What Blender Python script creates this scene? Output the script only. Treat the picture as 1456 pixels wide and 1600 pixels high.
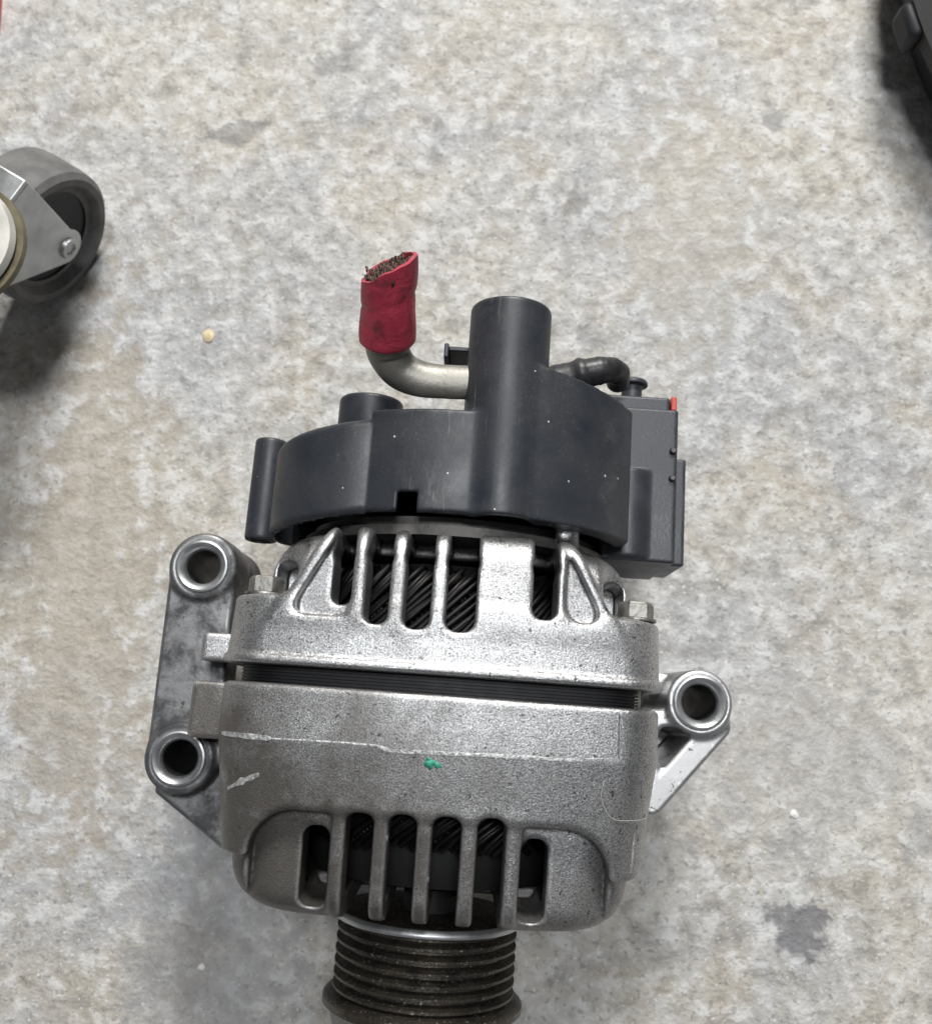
import bpy, math, random
import numpy as np
from mathutils import Vector, Matrix

for o in list(bpy.data.objects): bpy.data.objects.remove(o)
SC = bpy.context.scene
COL = SC.collection
R = math.radians
random.seed(7); RNG = np.random.RandomState(7)

# ------------------------------------------------------------------ camera, world, lamps, exposure
ZA = .0632                                     # height of the alternator axis above the floor
CAM_H = ZA + .321
TILT = math.atan(300 / 1456)
cam = bpy.data.cameras.new('camera'); camo = bpy.data.objects.new('camera', cam); COL.objects.link(camo)
camo.location = (0, 0, CAM_H); camo.rotation_euler = (TILT, 0, 0)
cam.sensor_fit = 'VERTICAL'; cam.sensor_height = 36; cam.lens = 36 * 1456 / 1600
cam.clip_start = .01; cam.clip_end = 50
cam.dof.use_dof = True; cam.dof.focus_distance = .275; cam.dof.aperture_fstop = 17
SC.camera = camo

w = bpy.data.worlds.new('World'); SC.world = w; w.use_nodes = True
bg = w.node_tree.nodes['Background']; bg.inputs[0].default_value = (.93, .96, 1, 1); bg.inputs[1].default_value = .145

def area(name, loc, target, sx, sy, power, col):
    l = bpy.data.lights.new(name, 'AREA'); l.shape = 'RECTANGLE'; l.size = sx; l.size_y = sy; l.energy = power; l.color = col
    o = bpy.data.objects.new(name, l); COL.objects.link(o); o.location = loc
    o.rotation_euler = (Vector(target) - Vector(loc)).to_track_quat('-Z', 'Y').to_euler()
    return o
area('garage_door_light', (.30, 2.15, 1.75), (0, 0, 0), .70, .50, 100, (1, .985, .95))
area('overhead_fill', (.12, .42, 2.3), (0, 0, 0), .60, .34, 30, (.96, .98, 1))  # added unseen lamp, brightens the case top and gives its highlight
SC.view_settings.view_transform = 'Standard'; SC.view_settings.look = 'None'
SC.view_settings.exposure = -.28; SC.view_settings.gamma = 1
SC.render.engine = 'CYCLES'; SC.cycles.max_bounces = 6; SC.cycles.diffuse_bounces = 3; SC.cycles.glossy_bounces = 3

# ------------------------------------------------------------------ helpers
def tag(o, label=None, cat=None, kind=None, group=None):
    for k, v in (('label', label), ('category', cat), ('kind', kind), ('group', group)):
        if v: o[k] = v
    return o
def empty(name, loc=(0, 0, 0), rz=0):
    o = bpy.data.objects.new(name, None); COL.objects.link(o); o.location = loc; o.rotation_euler = (0, 0, rz); o.empty_display_size = .01
    return o
def obj(name, verts, faces, mat, parent=None, smooth=True, sharp=None):
    m = bpy.data.meshes.new(name)
    if isinstance(faces, np.ndarray):
        n = len(faces)
        m.vertices.add(len(verts)); m.vertices.foreach_set('co', np.asarray(verts, np.float32).ravel())
        m.loops.add(n * 4); m.loops.foreach_set('vertex_index', faces.astype(np.int32).ravel())
        m.polygons.add(n); m.polygons.foreach_set('loop_start', np.arange(0, n * 4, 4, dtype=np.int32))
        m.update(calc_edges=True)
    else:
        m.from_pydata([tuple(v) for v in verts], [], faces)
    m.polygons.foreach_set('use_smooth', [smooth] * len(m.polygons))
    if sharp: m.set_sharp_from_angle(angle=R(sharp))
    m.materials.append(mat); m.update(); m.validate()
    o = bpy.data.objects.new(name, m); COL.objects.link(o); o.parent = parent
    return o

class MB:                                       # collects simple solids into one mesh
    def __init__(s): s.v = []; s.f = []
    def add(s, v, f):
        n = len(s.v); s.v += [tuple(p) for p in v]; s.f += [tuple(i + n for i in q) for q in f]; return s
    def rings(s, rings, caps=True):             # rings: list of equal-length loops
        n = len(rings[0]); v = [p for r in rings for p in r]; f = []
        for i in range(len(rings) - 1):
            for j in range(n):
                k = (j + 1) % n; f.append((i * n + j, i * n + k, (i + 1) * n + k, (i + 1) * n + j))
        if caps: f.append(tuple(range(n))[::-1]); f.append(tuple(range((len(rings) - 1) * n, len(rings) * n)))
        return s.add(v, f)
    def lathe(s, prof, origin, axis, n=64, caps=True):   # prof: (radius, along) from one end to the other
        a = Vector(axis).normalized(); q = a.to_track_quat('Z', 'Y'); o = Vector(origin)
        return s.rings([[o + q @ Vector((r * math.cos(2 * math.pi * j / n), r * math.sin(2 * math.pi * j / n), z)) for j in range(n)] for r, z in prof], caps)
    def tube(s, pts, rad, n=10, caps=True, flat=None):
        pts = [Vector(p) for p in pts]; rings = []; up = None
        for i, p in enumerate(pts):
            d = (pts[min(i + 1, len(pts) - 1)] - pts[max(i - 1, 0)]).normalized()
            if up is None:
                up = Vector((0, 0, 1)) if abs(d.z) < .95 else Vector((0, 1, 0))
                if flat: up = Vector(flat)
            up = (up - d * up.dot(d)).normalized(); sd = d.cross(up)
            r = rad[i] if isinstance(rad, (list, tuple)) else rad
            ra, rb = r if isinstance(r, tuple) else (r, r)
            rings.append([p + sd * (ra * math.cos(2 * math.pi * j / n)) + up * (rb * math.sin(2 * math.pi * j / n)) for j in range(n)])
        return s.rings(rings, caps)
    def box(s, lo, hi, M=None):
        x0, y0, z0 = lo; x1, y1, z1 = hi
        v = [(x0, y0, z0), (x1, y0, z0), (x1, y1, z0), (x0, y1, z0), (x0, y0, z1), (x1, y0, z1), (x1, y1, z1), (x0, y1, z1)]
        if M: v = [M @ Vector(p) for p in v]
        return s.add(v, [(0, 3, 2, 1), (4, 5, 6, 7), (0, 1, 5, 4), (1, 2, 6, 5), (2, 3, 7, 6), (3, 0, 4, 7)])
    def prism(s, poly, z0, z1, M=None):
        n = len(poly); v = [Vector((x, y, z0)) for x, y in poly] + [Vector((x, y, z1)) for x, y in poly]
        if M: v = [M @ p for p in v]
        return s.add(v, [tuple(range(n))[::-1], tuple(range(n, 2 * n))] + [(i, (i + 1) % n, (i + 1) % n + n, i + n) for i in range(n)])
    def build(s, name, mat, parent=None, smooth=True, sharp=35, bevel=0):
        o = obj(name, s.v, s.f, mat, parent, smooth, sharp)
        if bevel:
            b = o.modifiers.new('bevel', 'BEVEL'); b.width = bevel; b.segments = 2; b.limit_method = 'ANGLE'; b.angle_limit = R(35); b.harden_normals = False
        return o
def spline(pts, n=8):                           # Catmull-Rom
    P = [np.array(p, float) for p in pts]; P = [2 * P[0] - P[1]] + P + [2 * P[-1] - P[-2]]; out = []
    for i in range(1, len(P) - 2):
        for k in range(n):
            t = k / n; a, b, c, d = P[i - 1:i + 3]
            out.append(.5 * (2 * b + (c - a) * t + (2 * a - 5 * b + 4 * c - d) * t * t + (3 * b - a - 3 * c + d) * t ** 3))
    out.append(P[-2]); return out

# signed distance solids, meshed by surface nets: gives castings their fillets
def smax(a, b, k): h = np.maximum(k - np.abs(a - b), 0); return np.maximum(a, b) + h * h / (4 * k)
def smin(a, b, k): h = np.maximum(k - np.abs(a - b), 0); return np.minimum(a, b) - h * h / (4 * k)
def box2(x, y, hx, hy, r=0):
    qx = np.abs(x) - hx + r; qy = np.abs(y) - hy + r
    return np.minimum(np.maximum(qx, qy), 0) + np.hypot(np.maximum(qx, 0), np.maximum(qy, 0)) - r
def extr(d2, z, z0, z1, r=0):
    qx = d2 + r; qy = np.abs(z - (z0 + z1) / 2) - (z1 - z0) / 2 + r
    return np.minimum(np.maximum(qx, qy), 0) + np.hypot(np.maximum(qx, 0), np.maximum(qy, 0)) - r
def seg2(x, y, ax, ay, bx, by, r):
    dx, dy = bx - ax, by - ay; k = np.clip(((x - ax) * dx + (y - ay) * dy) / (dx * dx + dy * dy), 0, 1)
    return np.hypot(x - ax - k * dx, y - ay - k * dy) - r
def grid(lo, hi, h):
    ax = [np.arange(a, b + h, h, dtype=np.float32) for a, b in zip(lo, hi)]
    return ax[0][:, None, None], ax[1][None, :, None], ax[2][None, None, :]
def nets(d, lo, h):
    ins = d < 0; nx, ny, nz = d.shape
    c = np.zeros((nx - 1, ny - 1, nz - 1), np.int8)
    for i in (0, 1):
        for j in (0, 1):
            for k in (0, 1): c += ins[i:nx - 1 + i, j:ny - 1 + j, k:nz - 1 + k]
    I, J, K = np.nonzero((c > 0) & (c < 8)); idx = np.full(c.shape, -1, np.int32); idx[I, J, K] = np.arange(len(I))
    acc = np.zeros((len(I), 3), np.float32); cnt = np.zeros(len(I), np.float32)
    co = [(i, j, k) for i in (0, 1) for j in (0, 1) for k in (0, 1)]
    for a in co:
        for ax in range(3):
            if a[ax]: continue
            b = list(a); b[ax] = 1
            va = d[I + a[0], J + a[1], K + a[2]]; vb = d[I + b[0], J + b[1], K + b[2]]
            m = (va < 0) != (vb < 0); t = np.where(m, va / np.where(m, va - vb, 1), 0)
            for q in range(3): acc[:, q] += np.where(m, a[q] + (t if q == ax else 0), 0)
            cnt += m
    v = (acc / cnt[:, None] + np.stack([I, J, K], 1)) * h + np.array(lo, np.float32)
    F = []
    for ax in range(3):
        sl0 = [slice(None)] * 3; sl1 = [slice(None)] * 3; sl0[ax] = slice(0, -1); sl1[ax] = slice(1, None)
        A = ins[tuple(sl0)]; B = ins[tuple(sl1)]; p, q = [(1, 2), (2, 0), (0, 1)][ax]
        e = np.stack(np.nonzero(A != B), 1)
        ok = (e[:, p] > 0) & (e[:, q] > 0) & (e[:, p] < d.shape[p] - 1) & (e[:, q] < d.shape[q] - 1); e = e[ok]
        def cell(dp, dq):
            x = e.copy(); x[:, p] -= dp; x[:, q] -= dq; return idx[x[:, 0], x[:, 1], x[:, 2]]
        f = np.stack([cell(1, 1), cell(0, 1), cell(0, 0), cell(1, 0)], 1)
        inA = A[e[:, 0], e[:, 1], e[:, 2]]; f[~inA] = f[~inA][:, ::-1]; F.append(f)
    return v, np.concatenate(F)
def solid(name, d, lo, h, mat, parent):
    v, f = nets(d.astype(np.float32), lo, h); return obj(name, v, f, mat, parent)

# ------------------------------------------------------------------ materials
class NT:
    def __init__(s, name):
        s.m = bpy.data.materials.new(name); s.m.use_nodes = True; s.t = s.m.node_tree; s.b = s.t.nodes['Principled BSDF']
        s.co = s.t.nodes.new('ShaderNodeTexCoord').outputs['Object']
    def n(s, typ, ins=None, **kw):
        x = s.t.nodes.new(typ)
        for k, v in kw.items(): setattr(x, k, v)
        for k, v in (ins or {}).items(): s.put(x.inputs[k], v)
        return x
    def put(s, sock, v):
        if isinstance(v, bpy.types.NodeSocket): s.t.links.new(v, sock)
        else: sock.default_value = v
    def noise(s, scale, detail=3, rough=.55, dist=0, vec=None, out='Fac'):
        return s.n('ShaderNodeTexNoise', {'Vector': vec or s.co, 'Scale': scale, 'Detail': detail, 'Roughness': rough, 'Distortion': dist}).outputs[out]
    def vor(s, scale, vec=None, feature='F1', out='Distance', rnd=1):
        return s.n('ShaderNodeTexVoronoi', {'Vector': vec or s.co, 'Scale': scale, 'Randomness': rnd}, feature=feature).outputs[out]
    def mr(s, v, a, b, c=0, d=1): return s.n('ShaderNodeMapRange', {0: v, 1: a, 2: b, 3: c, 4: d}).outputs[0]
    def math(s, op, a, b=0): return s.n('ShaderNodeMath', {0: a, 1: b}, operation=op).outputs[0]
    def mix(s, f, a, b, mode='MIX'):
        x = s.t.nodes.new('ShaderNodeMix'); x.data_type = 'RGBA'; x.blend_type = mode
        for i, v in ((0, f), (6, a), (7, b)):
            if isinstance(v, (int, float)) and i: v = (v, v, v, 1)
            if isinstance(v, tuple) and len(v) == 3: v = (*v, 1)
            s.put(x.inputs[i], v)
        return x.outputs[2]
    def bump(s, hgt, strength, dist, prev=None):
        i = {'Height': hgt, 'Strength': strength, 'Distance': dist}
        if prev is not None: i['Normal'] = prev
        return s.n('ShaderNodeBump', i).outputs[0]
    def set(s, **kw):
        for k, v in kw.items():
            k = {'col': 'Base Color', 'rough': 'Roughness', 'metal': 'Metallic', 'normal': 'Normal', 'spec': 'Specular IOR Level', 'coat': 'Coat Weight'}[k]
            if isinstance(v, tuple) and len(v) == 3: v = (*v, 1)
            s.put(s.b.inputs[k], v)
        return s.m

def m_cast(name, tone=1.0, dirt=.5, grain=1.0, lo=.13, hi=.78, rough=.28, ds=34, grime_shade_x=0, grime_shade_y=0, dcol=(.066, .057, .048), sharp=.24):
    s = NT(name)
    g = s.noise(2100, 3, .85)
    col = s.mix(s.mr(g, .34, .66), (lo * tone, lo * tone, lo * tone), (hi * tone, hi * tone, hi * 1.01 * tone))
    pit = s.mr(s.noise(480, 2, .7), .64, .71); col = s.mix(s.math('MULTIPLY', pit, .8), col, (.035, .032, .03))
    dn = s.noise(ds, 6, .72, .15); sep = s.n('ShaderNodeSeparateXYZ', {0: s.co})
    dm = s.math('ADD', dn, s.math('ADD', s.math('MULTIPLY', sep.outputs[0], grime_shade_x), s.math('MULTIPLY', sep.outputs[1], grime_shade_y)))  # linear ramp adds painted shade to the grime noise
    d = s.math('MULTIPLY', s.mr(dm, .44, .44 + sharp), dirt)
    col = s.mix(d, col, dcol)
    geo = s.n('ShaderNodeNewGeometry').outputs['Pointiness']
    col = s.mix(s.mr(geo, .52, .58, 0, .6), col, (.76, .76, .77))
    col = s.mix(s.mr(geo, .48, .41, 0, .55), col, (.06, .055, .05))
    return s.set(col=col, rough=s.mr(dn, .3, .7, rough + .01, rough + .13), metal=s.math('SUBTRACT', .97, s.math('MULTIPLY', d, .7)), normal=s.bump(s.noise(1900, 3, .8), .42 * grain, .0004))
def m_plain(name, col, rough=.5, metal=0, grain=0, gs=800, var=.15, vs=60, bumpd=.0003, spec=.5):
    s = NT(name); c = tuple(col)
    n1 = s.noise(vs, 4); cc = s.mix(s.mr(n1, .3, .7), tuple(x * (1 - var) for x in c), tuple(min(1, x * (1 + var)) for x in c))
    g = s.noise(gs, 3)
    return s.set(col=cc, rough=s.mr(n1, .3, .7, max(.02, rough - .08), min(1, rough + .08)), metal=metal, normal=s.bump(g, grain, bumpd), spec=spec)

def m_plastic():
    s = NT('moulded_black_plastic')
    n1 = s.noise(45, 4, .6, .5); n2 = s.noise(900, 2)
    col = s.mix(s.mr(n1, .35, .72), (.017, .021, .029), (.036, .038, .043))
    scuff = s.mr(s.noise(75, 6, .75, .1), .56, .76); col = s.mix(s.math('MULTIPLY', scuff, .45), col, (.10, .10, .10))
    dust = s.mr(s.noise(1300, 3, .8), .60, .72); col = s.mix(s.math('MULTIPLY', dust, s.mr(n1, .45, .65, 0, .30)), col, (.3, .29, .28))
    mp = s.n('ShaderNodeMapping', {'Vector': s.co, 'Scale': (420, 55, 420)}).outputs[0]; stv = s.mr(s.noise(1, 3, .7, .3, vec=mp), .62, .70)
    col = s.mix(s.math('MULTIPLY', stv, s.mr(s.noise(28, 3), .5, .62, 0, .5)), col, (.16, .16, .155))
    v = s.vor(420); cell = s.n('ShaderNodeTexVoronoi', {'Vector': s.co, 'Scale': 420}).outputs['Color']
    pick = s.math('GREATER_THAN', s.n('ShaderNodeSeparateColor', {0: cell}).outputs[0], .95)
    fleck = s.math('MULTIPLY', s.math('LESS_THAN', v, s.mr(n1, .3, .7, .05, .20)), pick)
    col = s.mix(s.math('MULTIPLY', fleck, .8), col, (.62, .62, .60))
    return s.set(col=col, rough=s.mr(s.noise(60, 5, .7), .3, .7, .36, .54), normal=s.bump(n2, .12, .0003), spec=.5)

def m_concrete():
    s = NT('worn_concrete')
    big = s.noise(9, 3, .55, .4); mid = s.noise(24, 3, .6, .5)
    lump = s.noise(120, 3, .6, .25); fine = s.noise(330, 2, .6); lump2 = s.noise(48, 3, .6, .3)
    base = s.mix(s.mr(big, .40, .60), (.385, .385, .388), (.48, .455, .41))
    base = s.mix(s.mr(mid, .48, .66, 0, .75), base, (.41, .365, .30))
    base = s.mix(s.mr(lump2, .48, .70, 0, .45), base, (.54, .545, .545))
    base = s.mix(s.mr(lump2, .46, .30, 0, .35), base, (.25, .235, .21))
    base = s.mix(s.mr(lump, .51, .63, 0, .50), base, (.69, .69, .685)); base = s.mix(s.mr(lump, .46, .34, 0, .50), base, (.20, .19, .175))
    base = s.mix(s.mr(fine, .59, .66, 0, .55), base, (.20, .19, .18))
    base = s.mix(s.mr(s.noise(560, 2, .6), .62, .70, 0, .6), base, (.75, .75, .74))
    sep = s.n('ShaderNodeSeparateXYZ', {0: s.co}); wob = s.math('ADD', lump, lump2)
    for x, y, rx, ry, col, a in ((-.158, .055, .030, .110, (.37, .325, .265), .55), (.10, .21, .030, .06, (.44, .405, .35), .4), (.135, -.02, .05, .03, (.40, .40, .405), .4), (-.10, -.10, .03, .06, (.40, .40, .415), .4), (.1265, -.0855, .0125, .0105, (.165, .16, .17), .8), (.141, .263, .007, .008, (.2, .2, .205), .55), (-.106, .258, .012, .006, (.19, .19, .2), .5),
                                 (-.064, .292, .008, .007, (.2, .2, .21), .5), (.05, .225, .005, .01, (.22, .21, .2), .5), (.054, .155, .006, .006, (.2, .2, .2), .5), (.155, .335, .02, .012, (.2, .2, .21), .4)):
        dx = s.math('DIVIDE', s.math('SUBTRACT', sep.outputs[0], x), rx); dy = s.math('DIVIDE', s.math('SUBTRACT', sep.outputs[1], y), ry)
        rr = s.math('ADD', s.math('SQRT', s.math('ADD', s.math('MULTIPLY', dx, dx), s.math('MULTIPLY', dy, dy))), s.mr(wob, .6, 1.4, -.95, .95))
        base = s.mix(s.mr(rr, 1.15, .75, 0, a), base, col)
    hgt = s.math('ADD', s.math('MULTIPLY', s.noise(120, 3, .6, .25), 1.0), s.math('MULTIPLY', s.noise(420, 1), .3))
    return s.set(col=base, rough=.72, normal=s.bump(hgt, .6, .0024), spec=.35)

M = {}
M['concrete'] = m_concrete()
M['cast_front'] = m_cast('cast_aluminium_grime_shade', .95, .90, grime_shade_x=-3.2, grime_shade_y=-5.2, sharp=.36)  # grime, with shade painted in towards the left and front
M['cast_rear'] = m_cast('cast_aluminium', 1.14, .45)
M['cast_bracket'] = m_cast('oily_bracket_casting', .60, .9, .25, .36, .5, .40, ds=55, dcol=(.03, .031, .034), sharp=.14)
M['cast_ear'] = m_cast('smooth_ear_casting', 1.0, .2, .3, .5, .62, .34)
M['bore'] = m_plain('bore_shade', (.03, .031, .034), .5, .3, .2, 500, .3, 100)  # near-black, the hole's shade put into the colour
M['plastic'] = m_plastic()
M['plastic2'] = m_plain('connector_plastic', (.036, .039, .047), .44, 0, .2, 900, .3, 90)
M['steel'] = m_plain('machined_steel', (.50, .51, .52), .42, .9, .15, 500, .12, 150)
M['bolt'] = m_plain('zinc_bolt', (.22, .215, .20), .42, .8, .4, 700, .5, 260)
M['dark_metal'] = m_plain('grimy_grey_metal', (.11, .105, .10), .5, .5, .4, 600, .35, 90)
M['lam'] = m_plain('blued_lamination_steel', (.012, .012, .014), .55, .3, .2, 900, .3, 120)
M['wind'] = m_plain('varnished_winding', (.007, .006, .006), .46, .0, .1, 500, .4, 300, spec=.3)
M['rotor'] = m_plain('rotor_black', (.012, .012, .012), .6, .2)
M['lug'] = m_plain('tinned_lug', (.25, .24, .215), .48, .65, .3, 700, .25, 120)
M['cop'] = m_plain('charred_copper', (.085, .05, .038), .42, .6, .6, 900, 1.0, 600)
M['rubber'] = m_plain('black_cable_jacket', (.022, .022, .024), .45, 0, .4, 500, .4, 150)
M['cap'] = m_plain('grey_pulley_cap', (.24, .24, .23), .5, .3, .2, 400, .2, 80)
def m_red():
    s = NT('dirty_red_heatshrink'); n1 = s.noise(110, 5, .65, .8); n2 = s.noise(420, 4)
    col = s.mix(s.mr(n1, .35, .7), (.52, .042, .082), (.42, .036, .066)); col = s.mix(s.math('MULTIPLY', s.mr(n1, .52, .68), .8), col, (.12, .022, .03))
    return s.set(col=col, rough=.5, normal=s.bump(n1, .8, .0016, s.bump(n2, .4, .0006)))
M['red'] = m_red()
def m_pulley():
    s = NT('oily_rusted_pulley_steel'); n1 = s.noise(130, 5, .65); n2 = s.noise(900, 3, .7)
    col = s.mix(s.mr(n1, .35, .7), (.05, .046, .042), (.12, .104, .084)); col = s.mix(s.mr(n2, .62, .7), col, (.45, .42, .36))
    return s.set(col=col, rough=s.mr(n2, .3, .7, .22, .45), metal=.75, normal=s.bump(n2, .5, .0003))
M['pulley'] = m_pulley()
M['green'] = m_plain('green_paint', (.045, .30, .20), .6, 0, .15, 1500, .45, 900)
M['bright'] = m_plain('bare_scraped_aluminium', (.55, .55, .55), .45, .7, .9, 1500, .55, 900)
M['zinc'] = m_plain('zinc_plate', (.42, .43, .43), .42, .8, .3, 400, .3, 70)
M['white'] = m_plain('worn_swivel_plate', (.50, .49, .45), .5, .3, .3, 200, .25, 60)
M['tyre'] = m_plain('caster_rubber', (.09, .09, .095), .6, 0, .4, 300, .25, 60)
M['tread'] = m_plain('dusty_tread', (.13, .128, .125), .75, 0, .6, 250, .4, 90, .0008)
M['core'] = m_plain('dark_wheel_core', (.03, .034, .035), .6)
M['brass'] = m_plain('greasy_bearing_race', (.16, .14, .09), .5, .4, .3, 300, .4, 90)
M['pan'] = m_plain('black_pan_plastic', (.007, .008, .012), .6, 0, .2, 300, .3, 25)
M['pan_rim'] = m_plain('scuffed_pan_rim', (.020, .019, .019), .65, 0, .3, 300, .3, 40)
M['redpaint'] = m_plain('red_enamel', (.5, .06, .05), .35)
M['cream'] = m_plain('cream_board', (.8, .76, .66), .6)
M['tan'] = m_plain('tan_grit', (.62, .5, .33), .7, 0, .5, 700, .3, 300)
M['lint'] = m_plain('lint', (.4, .4, .38), .8)
M['chip'] = m_plain('white_grit', (.8, .8, .78), .6, 0, .5, 700, .15, 300)

# ------------------------------------------------------------------ floor
v, f = [], []
N = 24; S = 2.5
for i in range(N + 1):
    for j in range(N + 1): v.append((-S + 2 * S * i / N, -S + 2 * S * j / N, 0))
for i in range(N):
    for j in range(N): a = i * (N + 1) + j; f.append((a, a + N + 1, a + N + 2, a + 1))
tag(obj('floor', v, f, M['concrete']), kind='structure')

# ------------------------------------------------------------------ alternator (local: x right, y towards the rear, z up from the axis)
ALT = empty('alternator', (-.0075, 0, 0), R(-4))
tag(ALT, 'used car alternator with cast aluminium case and black rear cover lying on concrete', 'alternator')
def A(o): o.location.z += ZA; return o         # children are modelled about the shaft axis

RB = .24
def sq(t, h, a=.0632, b=.0674, k=.010):
    top = np.hypot(t, np.abs(h) + (RB - a)) - RB; sd = np.hypot(h, np.abs(t) + (RB - b)) - RB
    return smax(top, sd, k)

def rounded_slot(t, s, tc, w_, s0, s1): return box2(t - tc, s - (s0 + s1) / 2, w_ / 2, (s1 - s0) / 2, w_ * .42)

FS = ((-.0312, .0074, -.0352), (-.0188, .0070, -.0303), (-.0072, .0072, -.0298), (.0047, .0075, -.0295), (.0167, .0072, -.0291), (.0290, .0074, -.0346))
def front_taper(t, s, h): return sq(t, h) + np.maximum(0, -.0125 - s) * .145
def front():
    lo, hi, g = (-.083, -.066, -.072), (.074, .008, .072), .00062
    t, s, h = grid(lo, hi, g)
    q = sq(t, h); tap = q + np.maximum(0, -.0125 - s) * .145
    body = extr(tap, s, -.0445, .0025, .0016)
    pocket = box2(t, s + .062, .0495, .0310, .013)
    pocket = smax(pocket, .012 - np.abs(h), .004)
    pocket = np.maximum(pocket, -(q + .0092 + np.maximum(0, -.03 - s) * .10))
    dome = extr(q + .0060 + np.maximum(0, -.03 - s) * .10, s, -.0605, -.02, .013)
    d = smin(body, dome, .0012)
    d = smax(d, -pocket, .0022)
    for tc, w_ in ((-.0243, .0048), (-.0130, .0056), (-.0013, .0058), (.0107, .0060), (.0226, .0052)):
        r = smax(extr(tap + .0004, s, -.0590, -.022, .0075), np.abs(t - tc) - w_ / 2, .0022); r = np.maximum(r, .02 - h)
        d = smin(d, r, .0014)
    # side tab
    d = smin(d, extr(box2(t + .0710, s + .0068, .0075, .0088, .0015), h, .004, .024, .0012), .0015)
    # hollow, slots and bores
    cav = extr(np.hypot(t, h) - .0515, s, -.0535, .02, .004)
    d = np.maximum(d, -cav)
    for tc, w_, top in FS:
        d = smax(d, -np.maximum(rounded_slot(t, s, tc, w_, -.0572 if abs(tc) > .025 else -.09, top), -.006 - h if abs(tc) < .025 else .014 - h), .0013)
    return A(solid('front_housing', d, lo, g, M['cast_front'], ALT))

def bracket():
    lo, hi, g = (-.099, -.062, -.046), (-.055, .054, .016), .0006
    t, s, h = grid(lo, hi, g)
    p2 = seg2(t, s, -.0838, .0395, -.0835, -.023, .0112)
    p2 = smin(p2, box2(t + .071, s + .012, .016, .013, .004), .004)
    d = extr(p2, h, -.007, .0098, .0012)
    tri = np.maximum(np.maximum(-.0925 - t, t + .058), np.maximum((-s - .0545 - (t + .063) * .66) * .83, s + .01))
    d = smin(d, extr(tri, h, -.012, .003, .001), .002)
    for bt, bs, b0 in ((-.0838, .0395, -.030), (-.0835, -.0230, -.042)):
        d = smin(d, extr(np.hypot(t - bt, s - bs) - .0113, h, b0, .0112, .0012), .0015)
    for bt, bs in ((-.0838, .0395), (-.0835, -.0230)): d = np.maximum(d, .0088 - np.hypot(t - bt, s - bs) + 0 * h)
    d = np.maximum(d, -(sq(t, h) - .0002) + 0 * s - np.where(s > .004, .0045, 0))
    return solid('mounting_bracket', d, lo, g, M['cast_bracket'], FRONT)
def ear():
    lo, hi, g = (.058, -.036, -.047), (.098, .021, .016), .0005
    t, s, h = grid(lo, hi, g)
    arm = seg2(t, s, .0900, -.0010, .069, -.0260, .0042)
    arm = smin(arm, seg2(t, s, .080, .0015, .066, -.0005, .0028), .002); arm = smin(arm, seg2(t, s, .0700, -.022, .0690, .0, .0014), .003)
    d = extr(arm, h, -.030, .0095, .0012)
    wint = np.maximum(np.maximum(.068 - t, s - .0), (t - .0705) * .757 - (s + .0260) * .653)
    d = np.minimum(d, extr(wint, h, -.030, -.024, .0005))
    d = smin(d, extr(seg2(t, s, .080, .012, .062, .0125, .0035), h, -.020, -.004, .001), .002)
    d = smin(d, extr(np.hypot(t - .0835, s - .0063) - .0107, h, -.045, .0112, .0014), .0022)
    d = np.maximum(d, .0088 - np.hypot(t - .0835, s - .0063) + 0 * h)
    return solid('mounting_ear', d, lo, g, M['cast_ear'], FRONT)
RS = ((-.0500, .0066, .0285, .0400), (-.0300, .0056, .0258, .0425), (-.0193, .0066, .0205, .0425), (-.0080, .0075, .0198, .0425), (.0042, .0082, .0198, .0425), (.0276, .0068, .0250, .0425), (.0500, .0066, .0290, .0400))
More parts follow.
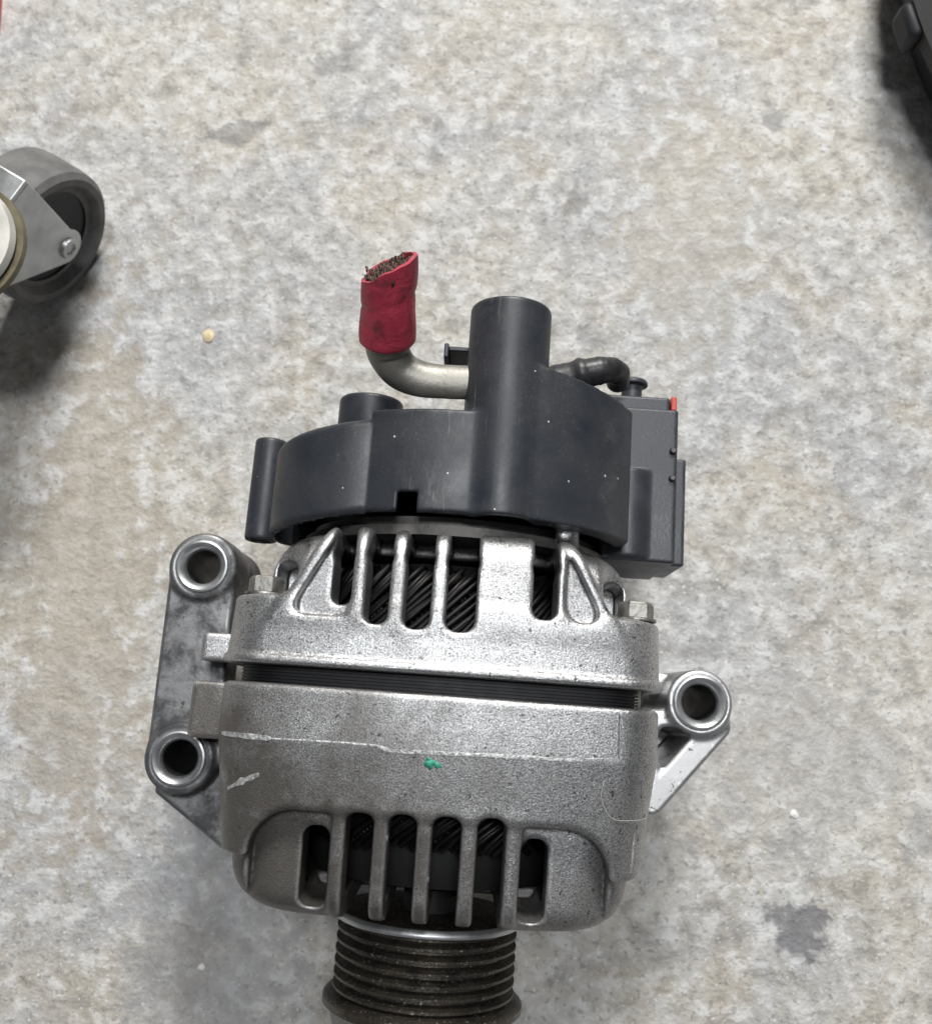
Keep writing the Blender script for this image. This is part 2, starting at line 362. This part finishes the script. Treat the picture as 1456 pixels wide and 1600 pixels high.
def rear():
    lo, hi, g = (-.082, .006, -.072), (.074, .060, .072), .00062
    t, s, h = grid(lo, hi, g)
    q = sq(t, h)
    fl = extr(q + np.maximum(0, s - .011) * .04, s, .0078, .0275, .0018)
    d = smin(fl, extr(q - .0011, s, .0078, .0104, .0009), .0008)
    dome = extr(q + .0085 + np.maximum(0, s - .02) * .10, s, .012, .0490, .013)
    for bt in (-.0540, .0556):
        for bh in (.0450, -.0450): dome = smax(dome, -np.maximum(np.hypot(t - bt, h - bh) - .0100, .0275 - s), .002)
    d = smin(d, dome, .003)
    slant = np.maximum(-t - .0492 + (s - .021) * .52, t - .0505 + (s - .021) * .54)
    pad = extr(q + np.maximum(0, s - .011) * .04, s, .014, .0490, .009)
    pad = smax(pad, slant * .93, .0018)
    d = smin(d, pad, .0022)
    scl = smax(smax(-(t + .0450) + (s - .021) * .52, t + .0262, .004), .0222 - s, .006)
    scr = smax(smax(.0335 - t, t - .0468 + (s - .021) * .54, .003), .0250 - s, .006)
    scoop = np.maximum(np.minimum(scl, scr) + 0 * h, -(q + .0048))
    d = smax(d, -np.maximum(scoop, .02 - np.abs(h)), .0016)
    for tc, w_ in ((-.0248, .0042),):
        d = smin(d, smax(extr(q + .0002, s, .015, .0485, .009), np.abs(t - tc) - w_ / 2, .0022) + 0 * s, .0015)
    for bt in (-.0540, .0556):
        for bh in (.0450, -.0450): d = smax(d, -np.maximum(np.hypot(t - bt, h - bh) - .0074, .0276 - s), .001)
    # terminal post up to the cover
    d = smin(d, extr(np.hypot(t - .0335, h - .0395) - .0050, s, .035, .058, .001), .004)
    d = smin(d, extr(box2(t + .0700, h - .016, .0075, .008, .002), s, .0082, .0172, .0012), .0015)
    cav = extr(np.hypot(t, h) - .0515, s, -.02, .0445, .004)
    d = np.maximum(d, -cav)
    for tc, w_, s0, s1 in RS:
        d = smax(d, -np.maximum(rounded_slot(t, s, tc, w_, s0, s1), .018 - np.abs(h)), .0013)
        if abs(tc) < .04: d = smax(d, -np.maximum(np.maximum(box2(t - tc, s - .06, w_ / 2, .022, .002), -(q + .032)), .02 - h), .0016)
    return A(solid('rear_housing', d, lo, g, M['cast_rear'], ALT))
FRONT = front(); REAR = rear()
BRK = bracket(); EAR = ear()
for bt, bs, z0, par in ((-.0838, .0395, -.0300, BRK), (-.0835, -.0230, -.0420, BRK), (.0835, .0063, -.0450, EAR)):
    MB().lathe([(.0057, .0090), (.0089, .0090), (.0091, .0112), (.0086, .0122), (.0080, .0124), (.0070, .0119), (.0060, .0108), (.0057, .0090)], (bt, bs, 0), (0, 0, 1), 48, False).build('bushing', M['steel'], par)
    MB().lathe([(.0090, z0 - .0004), (.0090, .0095), (.0058, .0095), (.0058, z0 - .0004), (.0090, z0 - .0004)], (bt, bs, 0), (0, 0, 1), 40, False).build('bore_shade_liner', M['bore'], par)  # added dark liner, its colour stands in for shade inside the bore
for bt in (-.0540, .0556):
    for bh in (.0450, -.0450):
        b = MB()
        b.lathe([(.0060, .0276), (.0062, .0279), (.0060, .0286)], (bt, 0, bh), (0, 1, 0), 24)
        b.lathe([(.0054, .0286), (.0054, .0324), (.0046, .0334)], (bt, 0, bh), (0, 1, 0), 6)
        b.lathe([(.0024, -.02), (.0024, .0276)], (bt, 0, bh), (0, 1, 0), 12)
        A(b.build('through_bolt', M['bolt'], ALT, sharp=30, bevel=.0004))

# stator: laminated core in the gap between the halves, windings behind the slots, rotor inside
def outline(off, n=120):
    out = []
    for j in range(n):
        a = 2 * math.pi * j / n; lo_, hi_ = .03, .1
        for _ in range(30):
            m = (lo_ + hi_) / 2
            if sq(np.float64(m * math.cos(a)), np.float64(m * math.sin(a))) + off < 0: lo_ = m
            else: hi_ = m
        out.append((lo_ * math.cos(a), lo_ * math.sin(a)))
    return out
oa, ob, oi = outline(.0046), outline(.0052), outline(.016); rr = []
for i in range(9):
    y = .0012 + i * .0009
    for o_, yy in ((oa, y), (oa, y + .0006), (ob, y + .00062), (ob, y + .00088)): rr.append([(x, yy, z) for x, z in o_])
rr = [[(x, .0012, z) for x, z in oi]] + rr + [[(x, .0094, z) for x, z in oi]]
A(MB().rings(rr, False).build('stator_core', M['lam'], ALT, sharp=30))
mb = MB()
for end in (1, -1):
    for layer in range(2):
        for k in range(64):
            p0 = R(-82 + k * 2.4 + RNG.uniform(-.6, .6)); r0 = .0492 - .0034 * layer; dirn = end * (1 if layer == 0 else -1)
            base = .009 if end > 0 else .001; ln = (.030 if end > 0 else .041) + RNG.uniform(-.0015, .0015); pts = []
            for q in range(8):
                u = q / 7; ph = p0 + R(34 if end > 0 else 62) * dirn * (u ** 1.5 - .4) + R(1.2) * math.sin(6 * u + k); rr = r0 - .0035 * u * u + RNG.uniform(-.0003, .0003)
                pts.append((rr * math.sin(ph), base + end * ln * (u - .12 * math.sin(math.pi * u)), rr * math.cos(ph)))
            mb.tube(pts, .00085, 6)
A(mb.build('stator_winding', M['wind'], ALT, sharp=180))
A(MB().lathe([(.01, -.052), (.038, -.052), (.0405, -.045), (.0405, .036), (.036, .042), (.01, .042)], (0, 0, 0), (0, 1, 0), 64).build('rotor', M['rotor'], ALT))
A(MB().lathe([(.010, .0485), (.0515, .0485), (.0515, .0515), (.0485, .052), (.0485, .0545), (.01, .0545)], (0, 0, 0), (0, 1, 0), 72).build('rectifier_plate', M['dark_metal'], ALT))

# pulley
prof = [(.010, -.0648), (.0275, -.0648), (.0290, -.0656), (.0292, -.0668), (.0284, -.0676)]
for i in range(6):
    a = -.0682 - i * .0034; prof += [(.0260, a - .0003), (.0260, a - .0009), (.0287, a - .0021), (.0287, a - .0029)]
prof += [(.0268, -.0888), (.0305, -.0898), (.0315, -.0908), (.0315, -.0926), (.0300, -.0934), (.020, -.0934), (.020, -.0905), (.009, -.0905)]
PUL = A(MB().lathe(prof, (0, 0, 0), (0, 1, 0), 96).build('pulley', M['pulley'], ALT, sharp=40))
MB().lathe([(.0270, -.0652), (.0288, -.0652), (.0297, -.0660), (.0299, -.0668), (.0297, -.0674), (.0270, -.0676)], (0, 0, 0), (0, 1, 0), 96, False).build('lip_ring', M['steel'], PUL)
MB().lathe([(.0285, -.0935), (.0290, -.0955), (.0275, -.1000), (.018, -.1015), (.006, -.1015)], (0, 0, 0), (0, 1, 0), 72).build('dust_cap', M['cap'], PUL)
A(MB().lathe([(.0085, -.058), (.0085, -.0905), (.0085, -.0915)], (0, 0, 0), (0, 1, 0), 32).build('shaft', M['rotor'], ALT))

# casting flash lines, scrape and paint spot that lie on the front case
def surf(t, s, fn=front_taper):
    lo_, hi_ = .03, .08
    for _ in range(40):
        m = (lo_ + hi_) / 2
        if fn(np.float64(t), np.float64(s), np.float64(m)) < 0: lo_ = m
        else: hi_ = m
    return lo_
def ribbon(name, pts, wd, hgt, mat, parent, jit=.15):
    P = []; 
    for (a, b) in zip(pts[:-1], pts[1:]):
        n = max(2, int(math.dist(a, b) / .0012))
        P += [(a[0] + (b[0] - a[0]) * i / n, a[1] + (b[1] - a[1]) * i / n) for i in range(n)]
    P.append(pts[-1]); L = [];
    for i, p in enumerate(P):
        a = P[max(i - 1, 0)]; b = P[min(i + 1, len(P) - 1)]; dx, dy = b[0] - a[0], b[1] - a[1]; l = math.hypot(dx, dy); nx, ny = -dy / l, dx / l
        ww = wd * (1 + jit * RNG.uniform(-1, 1)) * (.5 if i in (0, len(P) - 1) else 1)
        row = []
        for o_, z in ((-.5, -.0004), (-.42, hgt * .8), (0, hgt * (1 + .3 * RNG.uniform(-1, 1))), (.42, hgt * .8), (.5, -.0004)):
            t_, s_ = p[0] + nx * ww * o_, p[1] + ny * ww * o_; row.append((t_, s_, surf(t_, s_) + z))
        L.append(row)
    return MB().rings(L).build(name, mat, parent, sharp=60)
ribbon('flash_line', [(-.0605, -.0122), (-.0450, -.0124)], .0016, 0.00020, M['bright'], FRONT)
ribbon('flash_line', [(-.0450, -.0124), (-.0290, -.0120), (-.0155, -.0120)], .0005, 0.00011, M['bright'], FRONT)
ribbon('flash_line', [(-.0155, -.0122), (-.0120, -.0132), (.012, -.0126), (.0260, -.0124), (.0400, -.0124)], .0011, 0.00018, M['bright'], FRONT)
ribbon('flash_line', [(.0400, -.0118), (.0500, -.0112)], .0004, 0.00009, M['bright'], FRONT)
ribbon('flash_line', [(.0498, .0012), (.0500, -.0112)], .00035, .00008, M['dark_metal'], FRONT)
ribbon('scrape', [(-.0570, -.0270), (-.0525, -.0245), (-.0475, -.0222)], .0017, 0.00014, M['bright'], FRONT, .5)
ribbon('scrape', [(.0562, -.031), (.0560, -.042)], .0009, 0.00011, M['bright'], FRONT, .5)
for cx, cy, rr in ((-.0008, -.0158, .0017), (.0010, -.0162, .0012), (-.0015, -.0146, .0008)):
    n = 14; ring = []; v = []
    for j in range(n):
        k = rr * RNG.uniform(.5, 1.1); a = 2 * math.pi * j / n; v.append((cx + k * math.cos(a), cy + k * math.sin(a)))
    top = [(x, y, surf(x, y) + .00003) for x, y in v]; bot = [(x, y, surf(x, y) - .0003) for x, y in v]; ctr = (cx, cy, surf(cx, cy) + .00004)
    vv = top + bot + [ctr]; ff = [(j, (j + 1) % n, 2 * n) for j in range(n)] + [(j + n, (j + 1) % n + n, (j + 1) % n, j) for j in range(n)]
    obj('paint_mark', vv, ff, M['green'], FRONT)
pts = spline([(.0462, -.017, surf(.0462, -.017) + .0004), (.0458, -.022, surf(.0458, -.022) + .0006), (.0490, -.0270, surf(.049, -.027) + .0008), (.0560, -.0275, surf(.056, -.0275) + .0008), (.0600, -.0272, surf(.06, -.0272) + .0006)])
MB().tube(pts, .00010, 5).build('lint_fibre', M['lint'], FRONT)

# plastic rear cover
def cover():
    lo, hi, g = (-.076, .046, -.062), (.066, .126, .066), .00062
    t, s, h = grid(lo, hi, g)
    rim = .0540
    circ = np.hypot(t, h) - .0580
    lobe = np.hypot(t + .0285, h - .0205) - .0315
    left = smax(extr(np.minimum(lobe, np.maximum(circ + .0015, t + .029)), s + np.maximum(0, -.027 - t) * .16, rim - .001, .0830, .0030), t + .0262, .0005)
    mid = smax(extr(circ, s, rim, .0855, .0012), np.maximum(-.0268 - t, t - .040), .0006)
    topr = .1010 - np.maximum(0, t - .024) * .13; cr = np.hypot(t - .006, h - .0035) - .0560
    right = np.maximum(np.maximum(cr, np.maximum(.0215 - t, t - .0550)), np.maximum(s - topr, rim - s))
    low = np.maximum(extr(circ, s, rim, .084, .0012), h - .018)
    term = extr(np.hypot(t - .0133, h - .0478) - .0126, s, rim + .0, .1215, .001)
    d = np.minimum(np.minimum(left, low), mid); d = smin(smin(d, term, .0018), right, .0010)
    tube = extr(np.hypot(t + .0665, h - .006) - .0056, s, .0500, .0860, .0012)
    d = smin(d, tube, .0012); d = smin(d, extr(box2(t + .059, h - .004, .006, .0025, .001), s, .056, .082, .0005), .001)
    d = smin(d, extr(np.hypot(t + .0305, h - .0250) - .0105, s, .06, .0965, .001), .001)
    # hollow from the front, notch, terminal bore
    inner = np.minimum(np.minimum(lobe + .002, circ + .0022), np.hypot(t - .0133, h - .0478) - .0104)
    inner = np.maximum(inner, s - .0810); d = np.maximum(d, -inner)
    d = np.maximum(d, -np.maximum(np.hypot(t - .0133, h - .0478) - .0095, .095 - s))
    d = np.maximum(d, -np.maximum(np.maximum(np.abs(t + .0137) - .0029, s - .0600), .04 - h))
    d = np.maximum(d, -np.maximum(np.hypot(t + .0665, h - .006) - .0036, s - .07))
    return A(solid('rear_cover', d, lo, g, M['plastic'], ALT))
COVER = cover()

# regulator connector on the right of the cover
def connector():
    lo, hi, g = (.046, .048, -.035), (.083, .118, .026), .0005
    t, s, h = grid(lo, hi, g)
    d = extr(box2(t - .0605, h + .004, .0125, .021, .0012), s, .0505, .1035, .0006)
    d = np.minimum(d, extr(box2(t - .0595, h + .004, .0110, .0185, .001), s, .08, .1085, .0006))
    d = smin(d, extr(np.hypot(t - .0570, h - .0115) - .0085, s, .0515, .0815, .0008), .001)
    d = np.minimum(d, extr(box2(t - .0752, h + .006, .0024, .0150, .0006), s, .0510, .0885, .0005))
    return A(solid('regulator_connector', d, lo, g, M['plastic2'], ALT))
CONN = connector()
MB().lathe([(.0036, .106), (.0036, .1135), (.0056, .1138), (.0056, .1150), (.0048, .1158)], (.0580, 0, .0085), (0, 1, 0), 32).build('release_button', M['plastic2'], CONN, bevel=.0003)
MB().box((.0708, .1040, -.010), (.0728, .1090, .0145)).build('lock_tab', M['redpaint'], CONN, bevel=.0004)
for s_ in (.0885, .0790): MB().lathe([(.0012, .0), (.0012, .0012), (.0008, .0016)], (.0712, s_, .0168), (0, .2, 1), 14).build('moulded_pip', M['rubber'], CONN)
A(MB().box((-.0058, .1110, .006), (.006, .1126, .0385)).box((-.0072, .1080, .006), (-.0057, .1128, .0405)).build('terminal_guard', M['plastic'], ALT, bevel=.0004))

# battery cable: tinned lug, red heat shrink, cut strands
CAB = A(MB().tube(spline([(.006, .0972, .0490), (-.004, .0968, .0488), (-.013, .0972, .0485), (-.0195, .0995, .0490), (-.0232, .1035, .0515), (-.0237, .1062, .0550), (-.0235, .1098, .0595)], 6),
       [(.0054 + .0014 * min(1, max(0, (i - 8) / 20)), .0032 + .0036 * min(1, max(0, (i - 8) / 20))) for i in range(37)], 24, flat=(0, 0, 1)).build('cable_lug', M['lug'], ALT, sharp=50))
p0 = Vector((-.0237, .1062, .0550)); ax = Vector((.02, .64, .77)).normalized(); q = ax.to_track_quat('Z', 'Y')
sl = MB(); rings = []; n = 40; LEN = .0240; hv = q.inverted() @ Vector((.95, -.05, .2)); a0 = math.atan2(hv.y, hv.x); CUT = .0046
cutn = Vector((-.35, .05, 1)).normalized()
def wallr(u, a): return .0085 + .0004 * math.sin(3.1 * a + 5 * u) * u - .0004 * math.exp(-((u - .58) / .04) ** 2) + .0002 * math.sin(a * 2 + 9 * u) - .0005 * u - (.0007 if u < .03 else 0)
zc = lambda a: LEN + CUT * math.cos(a - a0) + .0003 * math.sin(5 * a) + .0002 * math.sin(9 * a + 1)
for i in range(27):
    u = i / 26; rings.append([p0 + q @ Vector((wallr(u, a) * math.cos(a), wallr(u, a) * math.sin(a), zc(a) * u)) for a in [2 * math.pi * j / n for j in range(n)]])
for u, k in ((1.0, .86), (.75, .84)):
    rings.append([p0 + q @ Vector((wallr(1, a) * k * math.cos(a), wallr(1, a) * k * math.sin(a), zc(a) * u)) for a in [2 * math.pi * j / n for j in range(n)]])
sl.rings(rings).build('heat_shrink_sleeve', M['red'], CAB, sharp=55)
st = MB()
for k in range(330):
    a = RNG.uniform(0, 2 * math.pi); r_ = .0066 * math.sqrt(RNG.uniform(0, 1)); z1 = LEN + CUT * math.cos(a - a0) * r_ / .0083 + RNG.uniform(-.0018, .0002)
    if RNG.uniform() < .015: z1 += .0018
    b = p0 + q @ Vector((r_ * math.cos(a), r_ * math.sin(a), LEN * .62)); e = p0 + q @ Vector((r_ * math.cos(a) + RNG.normal(0, .0009), r_ * math.sin(a) + RNG.normal(0, .0009), z1))
    st.tube([b, (b + e) / 2, e], RNG.uniform(.0003, .00055), 6)
st.build('wire_strands', M['cop'], CAB, sharp=180)

# black taped wire from the cover to the connector
pts = spline([(.020, .1020, .030), (.031, .1060, .031), (.040, .1088, .0325), (.0465, .1105, .032), (.0500, .1108, .029), (.0510, .1100, .022)], 9)
rad = [.0060 - .0022 * min(1, i / 34) + .00012 * math.sin(i * .9) + .00008 * math.sin(i * 2.3 + 1) + (.0005 if 14 < i < 17 else 0) for i in range(len(pts))]
A(MB().tube(pts, rad, 18).build('taped_wire', M['rubber'], ALT, sharp=180))

# ------------------------------------------------------------------ caster at the left edge
d_ = Vector((.53, .85, 0)).normalized(); a_ = Vector((.85, -.53, 0)).normalized()
WR = .0300
CAS = empty('caster_wheel', (0, 0, 0)); tag(CAS, 'grey swivel caster wheel with zinc fork, cut off by the left edge', 'caster')
W0 = Vector((-.1675, .1865, 0)); W0.z = WR
face = W0.copy(); mid_ = face - a_ * .013
TY = MB().lathe([(.020, -.0125), (.0272, -.0125), (.0294, -.0105), (.0300, -.006), (.0300, .006), (.0294, .0105), (.0272, .0125), (.0245, .0125), (.0225, .0085), (.020, .0085)], mid_, a_, 72, False).build('tyre', M['tread'], CAS)
MB().lathe([(.0045, -.0085), (.0225, -.0085), (.0225, .0080), (.012, .0055), (.0075, .0055), (.0070, .0095), (.0045, .0095)], mid_, a_, 56, True).build('wheel_core', M['core'], CAS)
MX = Matrix((( d_.x, 0, a_.x, 0), (d_.y, 0, a_.y, 0), (0, 1, 0, 0), (0, 0, 0, 1)))   # local x along travel, y up, z along axle
def plate(zoff):
    poly = []
    for k in range(9):
        a = R(-60 + k * 15); poly.append((.0072 * math.cos(a) , .0072 * math.sin(a)))
    poly = [(.0078 * math.cos(R(a)), .0078 * math.sin(R(a))) for a in range(-140, 41, 20)]
    poly += [(.005, .0420), (-.0540, .0400), (-.0540, .030), (-.039, .0235)]
    Mt = Matrix.Translation(W0 + a_ * zoff) @ MX
    return MB().prism(poly, -.0008, .0008, Mt)
plate(.0035).build('fork', M['zinc'], CAS, bevel=.0005); plate(-.0295).build('fork', M['zinc'], CAS, bevel=.0005)
Mt = Matrix.Translation(W0) @ MX
MB().add([Mt @ Vector(p) for p in ((.005, .0415, .0043), (-.054, .0395, .0043), (-.054, .0395, -.0303), (.005, .0415, -.0303), (.005, .0435, .0043), (-.054, .0415, .0043), (-.054, .0415, -.0303), (.005, .0435, -.0303))],
         [(0, 1, 2, 3), (7, 6, 5, 4), (0, 4, 5, 1), (1, 5, 6, 2), (2, 6, 7, 3), (3, 7, 4, 0)]).build('fork_crown', M['zinc'], CAS, bevel=.0008)
hc = Vector((-.1845, .1620, 0))
MB().lathe([(.024, .0715), (.0260, .0735), (.0255, .0755), (.012, .0755)], (hc.x, hc.y, 0), (0, 0, 1), 48).build('bearing_race', M['brass'], CAS)
MB().lathe([(.0225, .0756), (.0235, .0770), (.0225, .0795), (.015, .0810), (.004, .0810)], (hc.x, hc.y, 0), (0, 0, 1), 48).build('swivel_cap', M['white'], CAS)
MB().lathe([(.0046, -.032), (.0046, .0045), (.0041, .0058), (.0026, .0060), (.0021, .0052), (.0006, .0052)], W0, a_, 28).build('axle_rivet', M['zinc'], CAS)

# ------------------------------------------------------------------ black pan at the top right corner
PAN = empty('plastic_pan', (.374, .325, 0)); tag(PAN, 'black round plastic pan cut off by the top right corner', 'pan')
MB().lathe([(.05, .0), (.166, .0), (.172, .006), (.178, .030), (.180, .036), (.176, .037), (.170, .030), (.164, .010), (.05, .008)], (0, 0, 0), (0, 0, 1), 128).build('tub', M['pan'], PAN)
MB().lathe([(.1785, .028), (.1835, .029), (.1840, .036), (.1800, .0385), (.1760, .0375), (.1765, .0365), (.1785, .0355)], (0, 0, 0), (0, 0, 1), 128, False).build('rim', M['pan_rim'], PAN)
a = math.atan2(-.036, -.180)
MB().box((.182, -.009, .022), (.1885, .009, .0355), Matrix.Rotation(a, 4, 'Z')).build('grip', M['pan'], PAN, bevel=.003)

# ------------------------------------------------------------------ red edged board at the top left corner
BRD = empty('red_edged_board', (-.2205, .340, 0)); tag(BRD, 'cream board with red edge, a sliver at the top left corner', 'board')
Mb = Matrix.Rotation(R(2), 4, 'Z')
MB().box((-.12, -.032, 0), (-.0026, .15, .006), Mb).build('panel', M['cream'], BRD, bevel=.0006)
MB().box((-.0026, -.032, 0), (.0004, .15, .0068), Mb).build('edge_trim', M['redpaint'], BRD, bevel=.0004)

# ------------------------------------------------------------------ grit on the floor
def grit(name, x, y, r, mat, label, flat=.5):
    rs = np.random.RandomState(int(abs(x * 1e5 + y * 1e4)) % 9999); v = []; n = 9
    rings = []
    for zz, k in ((0, .85), (.45, 1), (.85, .7), (1.0, .3)):
        rings.append([(x + r * k * rs.uniform(.7, 1.2) * math.cos(2 * math.pi * j / n), y + r * k * rs.uniform(.7, 1.2) * math.sin(2 * math.pi * j / n), zz * r * flat * rs.uniform(.85, 1.1)) for j in range(n)])
    return tag(MB().rings(rings).build(name, mat, None, sharp=50), label, 'debris')
grit('grit_chip', -.1126, .1579, .0030, M['tan'], 'tan grit crumb on the concrete left of the red cable end', .35)
grit('grit_chip', .1293, -.0425, .0016, M['chip'], 'tiny white chip on the concrete below the right mounting ear')
grit('grit_chip', -.1010, -.0985, .0014, M['chip'], 'tiny white chip on the concrete left of the pulley')
